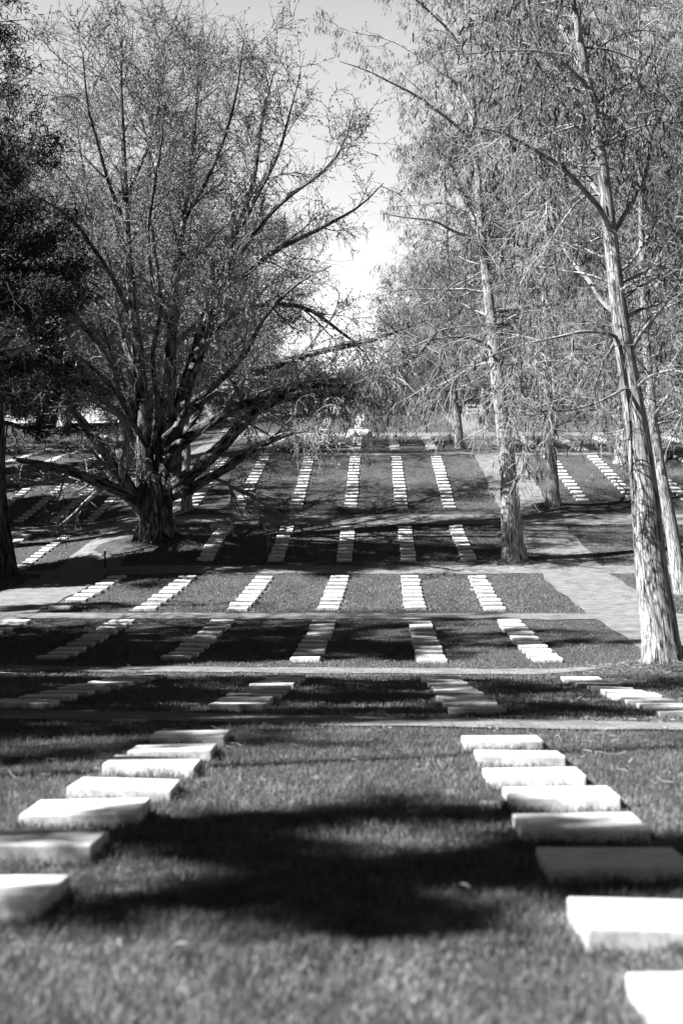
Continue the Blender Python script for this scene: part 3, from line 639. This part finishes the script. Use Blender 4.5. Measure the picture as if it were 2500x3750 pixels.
# ------------------------------------------------------------------ other trees: prototypes grown once and copied
def generic(seed, H, tr, spread, nb, dens=1., hfrac=.22, tw_r=.012, n3=16000, evergreen=False, nneedle=40000, nsz=.16, up=.04, multi=1, upb=.9, l3=(.4, 1.4), nasp=.5, scat=.26, nclump=120):
    r = np.random.default_rng(seed); trunks = []; limbs = []
    for k in range(multi):
        lean = r.normal(0, .05 if multi == 1 else .22, 2)
        pts = [(lean[0]*H*q+r.normal(0, .05)*H*.05, lean[1]*H*q+r.normal(0, .05)*H*.05, H*q-.3*(q == 0)) for q in np.linspace(0, 1, 9)]
        trunks.append(smooth_line(pts, np.array([1.5, .95, .82, .7, .58, .46, .33, .2, .06])*tr, 20))
    P = np.stack([t[0] for t in trunks]); Rr = np.stack([t[1] for t in trunks])
    idx = r.integers(0, multi, nb); tt = hfrac+(1-hfrac)*r.random(nb)**.9
    p, tg = interp(P[idx], tt); rr, _ = interp(Rr[idx], tt)
    a = r.random(nb)*6.283; el = r.uniform(.0, upb, nb) if not evergreen else r.uniform(-.25, .35, nb)
    prof = np.sin(np.pi*np.clip((tt-hfrac)/(1-hfrac)*.85+.12, 0, 1))**.7 if not evergreen else (1.05-tt)
    LL = spread*prof*r.uniform(.65, 1.1, nb)
    P0, R0 = walk(p, np.stack([np.cos(a), np.sin(a), el], 1), LL, np.clip(rr*.42, .02, .3), np.full(nb, .012), 9, .12, .03, r, up=up)
    for i in range(nb): limbs.append((P0[i], R0[i]))
    P1, R1 = spawn(P0, R0, 1.6*dens, (1.2, 3.2), 6, r, t0=.15, ang=(28, 65), wob=.14, grav=.04, rf=.45, rmin=.016, rend=.4)
    P2, R2 = spawn(P1, R1, 2.6*dens, (.6, 1.7), 4, r, t0=.1, ang=(28, 72), wob=.18, grav=.05, rf=.5, rmin=tw_r, rend=.6, maxn=n3)
    parts = [tubes(P1, R1, 4), tubes(P2, R2, 3)]
    if evergreen:
        ncl = nneedle//nclump; q0 = along(P1, ncl*5, r); wq_ = np.hypot(q0[:, 0], q0[:, 1])+.15; q0 = q0[r.choice(len(q0), ncl, replace=False, p=wq_/wq_.sum())]; q = np.repeat(q0, nclump, 0); q = q+r.normal(0, scat, q.shape)*np.array([1, 1, .6]); parts.append(small_tris(q, nsz, r, aspect=nasp, droop=.6))
    else:
        P3, R3 = spawn(P2, R2, 3.2*dens, l3, 3, r, t0=.05, ang=(28, 75), wob=.2, grav=.05, rf=.6, rmin=tw_r*.75, rend=.7, maxn=n3*2, lt=.3)
        parts.append(tubes(P3, R3, 3))
    return trunks, limbs, parts
def proto(key, mb, mc, **kw):
    tr, li, pa = generic(**kw)
    tp = [tubes(P[None], Rr[None], 12, knobby(1, .08, 4)) for P, Rr in tr]+[tubes(P[None], Rr[None], 5) for P, Rr in li]
    V, Q, B = merge(tp); t = mesh_np('trunk', V, Q, mb, attrs={'bark': B})
    V, Q, B = merge(pa); c = mesh_np('crown', V, Q, mc, smooth=False)
    ms = (t.data, c.data); bpy.data.objects.remove(t); bpy.data.objects.remove(c); return ms
def plant(ms, name, x, y, label, group, sc=1., rz=0., cat='tree', sz=None, z=None):
    root = empty(name, (x, y, g1(x, y) if z is None else z), label, cat, group); root.rotation_euler = (0, 0, rz); root.scale = (sc, sc, sz or sc)
    for nm, me in zip(('trunk', 'crown'), ms):
        o = bpy.data.objects.new(nm, me); COL.objects.link(o); o.parent = root
    return root
PB = [proto('bare', M_CEDARB, M_FAR, seed=40+i, H=15, tr=.3, spread=6.5, nb=60, dens=1.25, tw_r=.022, n3=22000, hfrac=.12) for i in range(2)]
PBUSH = proto('bush', M_CEDARB, M_FAR, seed=50, H=7, tr=.14, spread=4.2, nb=46, dens=1.5, tw_r=.02, n3=15000, hfrac=.03, multi=5)
PEV = proto('ever', M_DARKB, M_NEEDLE, seed=60, H=18, tr=.42, spread=5.6, nb=70, dens=1.0, tw_r=.014, n3=16000, evergreen=True, nneedle=80000, nsz=.11, nasp=.22, hfrac=.30, scat=.28, nclump=200)
PEV2 = proto('ever2', M_DARKB, M_NEEDLE, seed=61, H=14, tr=.36, spread=6.5, nb=70, dens=1.0, tw_r=.016, n3=12000, evergreen=True, nneedle=60000, nsz=.24, hfrac=.2, upb=.5)
PBF = proto('barefine', M_CEDARB, M_TWIG, seed=44, H=17, tr=.34, spread=7.5, nb=60, dens=1.15, tw_r=.012, n3=26000, hfrac=.16)

# dark evergreen standing at the left edge, its trunk in the frame
plant(PEV, 'evergreen_tree', -12.95, 41.0, 'dark evergreen tree at the left edge with black trunk and shaded boughs', None, 1.12, .6)

G2 = 'trees left of the view that shade the lawns'
# trees beyond the left edge of the view (most are added, placed and shaped for their shade on the lawns)
PTOP = proto('crowned', M_DARKB, M_NEEDLE, seed=66, H=11.2, tr=.15, spread=1.35, nb=26, dens=1.5, tw_r=.014, n3=5000, evergreen=True, nneedle=3400, nsz=.15, hfrac=.85, scat=.24, nclump=50)  # unseen shade caster: small high crown shaped to throw dark pools on the near lawn
PDAP = proto('open', M_DARKB, M_NEEDLE, seed=67, H=14, tr=.34, spread=6.8, nb=70, dens=.9, tw_r=.018, n3=12000, evergreen=True, nneedle=17000, nsz=.17, hfrac=.22, scat=.17, nclump=34)  # unseen shade caster: gappy clumped crown, overlapped to dapple the lawns
PBLK = PDAP
L_ = 'added open-crowned dark evergreen past left edge, '
SH = [(PTOP, -10.9, 2.55, .58, 1.0, 'added slim evergreen with a small crown beyond the left edge, nearest the camera'),
      (PTOP, -10.0, 1.9, .58, 1.0, 'smallest added slim evergreen beyond the left edge, nearest the camera'),
      (PTOP, -10.9, 1.15, .50, 1.05, 'added slim evergreen beyond the left edge, foremost of the small-crowned ones'),
      (PDAP, -27.5, 52.5, .85, 1.9, L_+'tallest one behind the foot of the sixth lawn'),
      (PDAP, -15.0, 6.7, .36, 1.55, L_+'tall and narrow, before the nearest cross path'),
      (PDAP, -17.6, 5.9, .38, 1.75, L_+'tallest narrow one, before the nearest cross path'),
      (PDAP, -12.2, 8.0, .34, 1.1, L_+'short and narrow, at the nearest cross path'),
      (PDAP, -16.8, 4.4, .50, 1.15, L_+"second of two shading the nearest lawn's left"),
      (PDAP, -17.0, 13.2, .70, 1.35, L_+'behind the three shading the second lawn'),
      (PDAP, -19.5, 23.2, .74, 1.7, L_+'behind the three shading the third lawn'),
      (PTOP, -11.3, 4.6, 1.3, 1.6, 'taller added slim evergreen with a high crown beyond the left edge'),
      (PDAP, -15.4, 8.6, .50, 1.5, L_+'shading the nearest cross path'),
      (PDAP, -14.6, 4.6, .52, 1.0, L_+"first of two shading the nearest lawn's left"),
      (PDAP, -14.2, 10.6, .74, 1.35, L_+'nearest of three shading the second lawn'),
      (PDAP, -16.6, 11.6, .74, 1.6, L_+'middle of three shading the second lawn'),
      (PDAP, -19.0, 9.6, .78, 1.75, L_+'outermost of three shading the second lawn'),
      (PDAP, -16.0, 19.8, .76, 1.5, L_+'nearest of three shading the third lawn'),
      (PDAP, -18.6, 20.4, .78, 1.75, L_+'middle of three shading the third lawn'),
      (PDAP, -21.5, 18.4, .80, 1.9, L_+'outermost of three shading the third lawn'),
      (PEV2, -21.0, 37.8, .9, 1.5, 'dark evergreen far left, shading the fifth lawn'),
      (PEV2, -26.0, 54.0, 1.0, 1.0, 'dark evergreen far left, shading the small gravestones'),
      (PDAP, -24.0, 50.0, .85, 1.65, L_+'tall one shading the foot of the sixth lawn'),
      (PDAP, -26.5, 65, 1.1, 1.6, 'added dark evergreen far left on the slope, shading the seventh lawn'),
      (PDAP, -21.5, 29.0, .5, 1.3, L_+'shading the left end of the fourth lawn'),
      (PEV, -15.5, 48.5, 1.0, 1.0, 'dark evergreen behind the one at the left edge, trunk outside the frame'),
      (PBF, -13.5, 25.5, .8, .8, 'bare tree beyond the left edge, beside the third lawn')]
for ms, x, y, sc, sz, lab in SH:
    plant(ms, 'bare_tree' if ms is PBF else 'evergreen_tree', x, y, lab, G2, sc, x*1.3, sz=sz)
# trees along the top of the slope and behind it
GB = 'bare trees along the top of the slope'
BK = [(PBF, -14.5, 69, 1.45), (PBF, -22, 62, 1.3), (PB[0], -24, 92, 1.35), (PB[1], -30, 78, 1.3), (PB[0], -17, 100, 1.3), (PB[1], -12, 112, 1.25), (PB[0], -21, 118, 1.4), (PB[1], -31, 112, 1.5),
      (PB[0], 4.5, 116, .95), (PB[1], 9.5, 104, 1.0), (PB[0], 13.5, 92, 1.2), (PB[1], 19, 84, 1.35), 
      (PB[1], 13.5, 66, 1.15), (PB[0], 19, 62, 1.3), (PB[1], 30, 118, 1.5), (PB[0], -38, 100, 1.5)]
WH = ['tall one behind the ginkgo beside the left walk', 'beyond the small stones left of the ginkgo','at far left of the slope', 'lowest on the far-left slope', 'behind the ginkgo\'s left limbs', 'behind the ginkgo\'s trunk', 'tallest behind the ginkgo', 'at the far-left skyline',
      'right of the sky gap, low and rounded', 'beside the iron gate', 'behind the right-hand stone rows', 'above the right-hand rows', 
      'among the right-hand stone rows', 'lowest on the right-hand slope', 'at far right of the skyline', 'outermost on the left skyline']
for i, (ms, x, y, sc) in enumerate(BK): plant(ms, 'bare_tree', x, y, 'bare grey tree '+WH[i], GB, sc, i*1.9)
GS = 'low shrubs along the crest of the slope'
SB = [(4.2, 103.5, .42), (12.6, 101.5, .6), (15.5, 104, .75), (20.5, 103, .8), (25.5, 106, 1.0), (-16.5, 103.2, .7), (-30, 112, 1.2), (-35, 106, 1.3), (-20, 108, .9), (-27, 104, 1.0), (-9.5, 112, .8), (-5.6, 120, .75), (-2.0, 113, .62), (1.6, 121, .7), (7.5, 122, .9), (12, 124, .95), (-15.5, 124, 1.1), (-24, 120, 1.2), (19, 122, 1.2), (-12.5, 104, .5)]
WS = ['low one left of the iron gate', 'first right of the iron gate', 'second right of the iron gate', 'third right of the iron gate', 'last one right on the crest', 'above the small gravestones', 'in the gap at far left of the crest', 'outermost on the left crest', 'left of the white kerbed plots', 'behind the white kerbed plots', 'left of the white tombs', 'behind the white tombs', 'below the sky gap', 'under the gap of open sky', 'behind the iron gate', 'right of the iron gate',
      'behind the ginkgo\'s trunk', 'at far left of the crest', 'at far right of the crest', 'small one before the tombs']
for i, (x, y, sc) in enumerate(SB): plant(PBUSH, 'shrub', x, y, 'bare twiggy shrub '+WS[i], GS, sc, i*2.3, 'shrub')
plant(PEV2, 'evergreen_tree', -27, 96, 'dark evergreen on the far-left slope', None, .8, 3.)
# slim trunk just behind the ginkgo
ms = proto('slim', M_CEDARB, M_TWIG, seed=71, H=11, tr=.2, spread=3.6, nb=30, dens=1.0, tw_r=.012, n3=8000, hfrac=.3)
plant(ms, 'young_tree', -8.55, 54.6, 'slim young tree with pale trunk just behind the ginkgo\'s trunk', None, 1., .5)

# ------------------------------------------------------------------ small things
def boxes(name, bl, m, parent=None, bev=.01, rot=None):
    bm = bmesh.new()
    for (cx, cy, cz, sx, sy, sz) in bl:
        r_ = bmesh.ops.create_cube(bm, size=1)
        for v in r_['verts']: v.co = Vector((cx+v.co.x*sx, cy+v.co.y*sy, cz+v.co.z*sz))
    if bev: bmesh.ops.bevel(bm, geom=list(bm.edges), offset=bev, segments=1, affect='EDGES')
    me = bpy.data.meshes.new(name); bm.to_mesh(me); bm.free(); me.materials.append(m)
    o = bpy.data.objects.new(name, me); COL.objects.link(o)
    if parent is not None: o.parent = parent
    return o
def cyl(name, pts, rad, m, parent=None, n=10, K=8):
    P, Rr = smooth_line(pts, rad, K); V, Q, B = tubes(P[None], Rr[None], n)
    return mesh_np(name, V, Q, m, parent, attrs={'bark': B})
# garden water spigot on its post
p = dp(241, 1311, 43.2); x, y = p[0], p[1]
t = empty('water_spigot', (x, y, g1(x, y)), 'black iron water spigot standing on grass in front of ginkgo', 'water spigot')
cyl('post', [(0, 0, -.1), (0, 0, .56)], [.035, .032], M_IRON, t)
cyl('cap', [(0, 0, .56), (0, 0, .60), (0, 0, .64)], [.045, .05, .015], M_IRON, t)
cyl('spout', [(0, 0, .50), (-.07, -.02, .50), (-.10, -.03, .44)], [.02, .018, .018], M_IRON, t)
# iron picket gate at the end of the brick walk
gt = empty('iron_gate', (8.9, 103.2, g1(8.9, 103.2)), 'black iron picket gate at the far end of the brick walk', 'gate')
for z in (.25, 1.15): boxes('rail', [(0, 0, z, 2.6, .05, .05)], M_IRON, gt, .005)
for i in range(18): boxes('picket', [(-1.25+i*.147, 0, .72, .028, .028, 1.44)], M_IRON, gt, .004)
for sx in (-1.38, 1.38): boxes('gate_post', [(sx, 0, .8, .14, .14, 1.7)], M_IRON, gt, .01)
# white tombs and monuments at the crest
def tomb(px_, py_, Y, w_, h_, d_, label, nm='white_tomb', roof=False):
    p = px(px_, py_, Y); x, y = p[0], p[1]; zt = p[2]
    t = empty(nm, (x, y, g1(x, y)), label, 'tomb', 'white tombs on the crest')
    boxes('block', [(0, 0, h_/2-.1, w_, d_, h_+.2)], M_WHITE, t, .03)
    boxes('cap_stone', [(0, 0, h_+.06, w_+.16, d_+.16, .12)], M_ROOF if roof else M_MARBLE, t, .02)
tomb(1103, 1520, 102.2, 1.3, 1.1, 1.0, 'white block tomb farthest left on the crest')
tomb(1146, 1520, 102.4, 1.6, 1.2, 1.0, 'wide white block tomb, second from left on the crest')
tomb(1183, 1522, 101.6, .9, .9, .8, 'small white tomb between two larger ones on the crest')
tomb(1265, 1520, 101.8, 1.0, .9, .9, 'white tomb just left of the eighth lawn\'s centre row')
tomb(1316, 1500, 110.5, 2.4, 1.3, 2., 'white tomb with dark flat roof below the sky gap', roof=True)
tomb(1352, 1500, 111.5, 1.2, 1.7, 1.2, 'tall white tomb beside the dark-roofed one')
tomb(1746, 1476, 112.0, 1.9, .9, 1., 'white tomb seen above the iron gate')
# white kerbed plots on the far-left slope
for k, (xx, yy) in enumerate([(-20.2, 86.5), (-18.3, 87.0), (-16.3, 86.6), (-14.6, 87.2)]):
    z = g1(xx, yy); t = empty('kerbed_plot', (xx, yy, z), 'white kerbed burial plot on far-left slope, %s from the left' % ORD[k+1], 'burial plot', 'white kerbed plots on the far-left slope')
    sl = (g1(xx, yy+1)-g1(xx, yy-1))/2; t.rotation_euler = (math.atan(sl), 0, 0)
    boxes('kerb', [(-.6, 0, .08, .12, 2.2, .3)], M_WHITE, t); boxes('kerb', [(.6, 0, .08, .12, 2.2, .3)], M_WHITE, t)
    boxes('kerb', [(0, 1.04, .08, 1.08, .12, .28)], M_WHITE, t); boxes('kerb', [(0, -1.04, .08, 1.08, .12, .28)], M_WHITE, t)
# clipped white-flowering bushes / pale boulders at the head of the seventh lawn
def boulder(pxx, pyy, Y, s, lab):
    p = px(pxx, pyy, Y); bm = bmesh.new(); bmesh.ops.create_icosphere(bm, subdivisions=3, radius=s)
    rr = random.Random(int(pxx))
    for v in bm.verts:
        n_ = 1+.12*math.sin(v.co.x*5/s*.6+pxx)+.08*math.sin(v.co.y*7/s+1)+rr.uniform(-.02, .02); v.co *= n_; v.co.z *= .75
    me = bpy.data.meshes.new('boulder'); bm.to_mesh(me); bm.free(); me.materials.append(M_WHITE)
    for f_ in me.polygons: f_.use_smooth = True
    o = bpy.data.objects.new('boulder', me); COL.objects.link(o); o.location = (p[0], p[1], g1(p[0], p[1])+s*.3); tag(o, lab, 'boulder', 'pale boulders beside the upper path')
boulder(1290, 1590, 81.6, .48, 'pale rounded boulder at head of the centre stone row, left one')
boulder(1330, 1588, 81.9, .55, 'larger pale rounded boulder at head of the centre stone row, right one')
# fallen leaves and twigs on the near grass
for k, (sx_, sy_) in enumerate([(1697, 3225), (660, 3530)]):
    Yk = [4.75, 3.9, 3.55][k]; p = px(sx_, sy_, Yk); z = g1(p[0], p[1])
    bm = bmesh.new(); n = 9
    L_ = [bm.verts.new((q*.09-.045, math.sin(q*math.pi)*.012, .045+.02*math.sin(q*3))) for q in np.linspace(0, 1, n)]
    L2 = [bm.verts.new((q*.09-.045, -math.sin(q*math.pi)*.012, .05+.02*math.sin(q*3))) for q in np.linspace(0, 1, n)]
    for i in range(n-1):
        bm.faces.new((L_[i], L_[i+1], L2[i+1], L2[i]))
    me = bpy.data.meshes.new('fallen_leaf'); bm.to_mesh(me); bm.free(); me.materials.append(M_CONC)
    o = bpy.data.objects.new('fallen_leaf', me); COL.objects.link(o); o.location = (p[0], p[1], z); o.rotation_euler = (.2, .1, [-.6, .2, -.5][k])
    tag(o, ['dry pale leaf on the shaded grass beside the nearest right row', 'narrow dry leaf on the grass at lower left'][k], 'leaf', 'dry leaves fallen on the near grass')

# shed twigs and bark shreds lying about: too many to count
r_ = np.random.default_rng(77); n = 5200
ce = [(5.1, 20.7, 1.6), (5.2, 44.2, 2.2), (-8.7, 47.2, 3.2), (9.6, 35.6, 2.2)]
X = r_.uniform(-7, 7, n); Y = 7.5+r_.random(n)**1.3*40
for k, (a, b_, c_) in enumerate(ce):
    sl_ = slice(k*800, (k+1)*800); X[sl_] = a+r_.normal(0, c_*.6, 800); Y[sl_] = b_+r_.normal(0, c_*.6, 800)
an = r_.random(n)*6.283; ln = r_.uniform(.04, .16, n); d = np.stack([np.cos(an), np.sin(an), r_.normal(0, .12, n)], 1)
ok = np.ones(n, bool)
for s_ in STONES:
    if s_['y'] < 55: ok &= ~((abs(X-s_['x']) < .36) & (abs(Y-s_['y']) < .27))
X, Y, d, ln = X[ok], Y[ok], d[ok], ln[ok]; n = len(X)
p0 = np.stack([X, Y, g(X, Y)+.035], 1); p1 = p0+d*ln[:, None]; pm = (p0+p1)/2+r_.normal(0, .012, (n, 3))
V, Q, B = tubes(np.stack([p0, pm, p1], 1), np.full((n, 3), .0035), 3)
tag(mesh_np('twig_litter', V, Q, M_TWIGP, smooth=False), 'thin litter of shed twigs and bark strips on the grass', 'litter', kind='stuff')
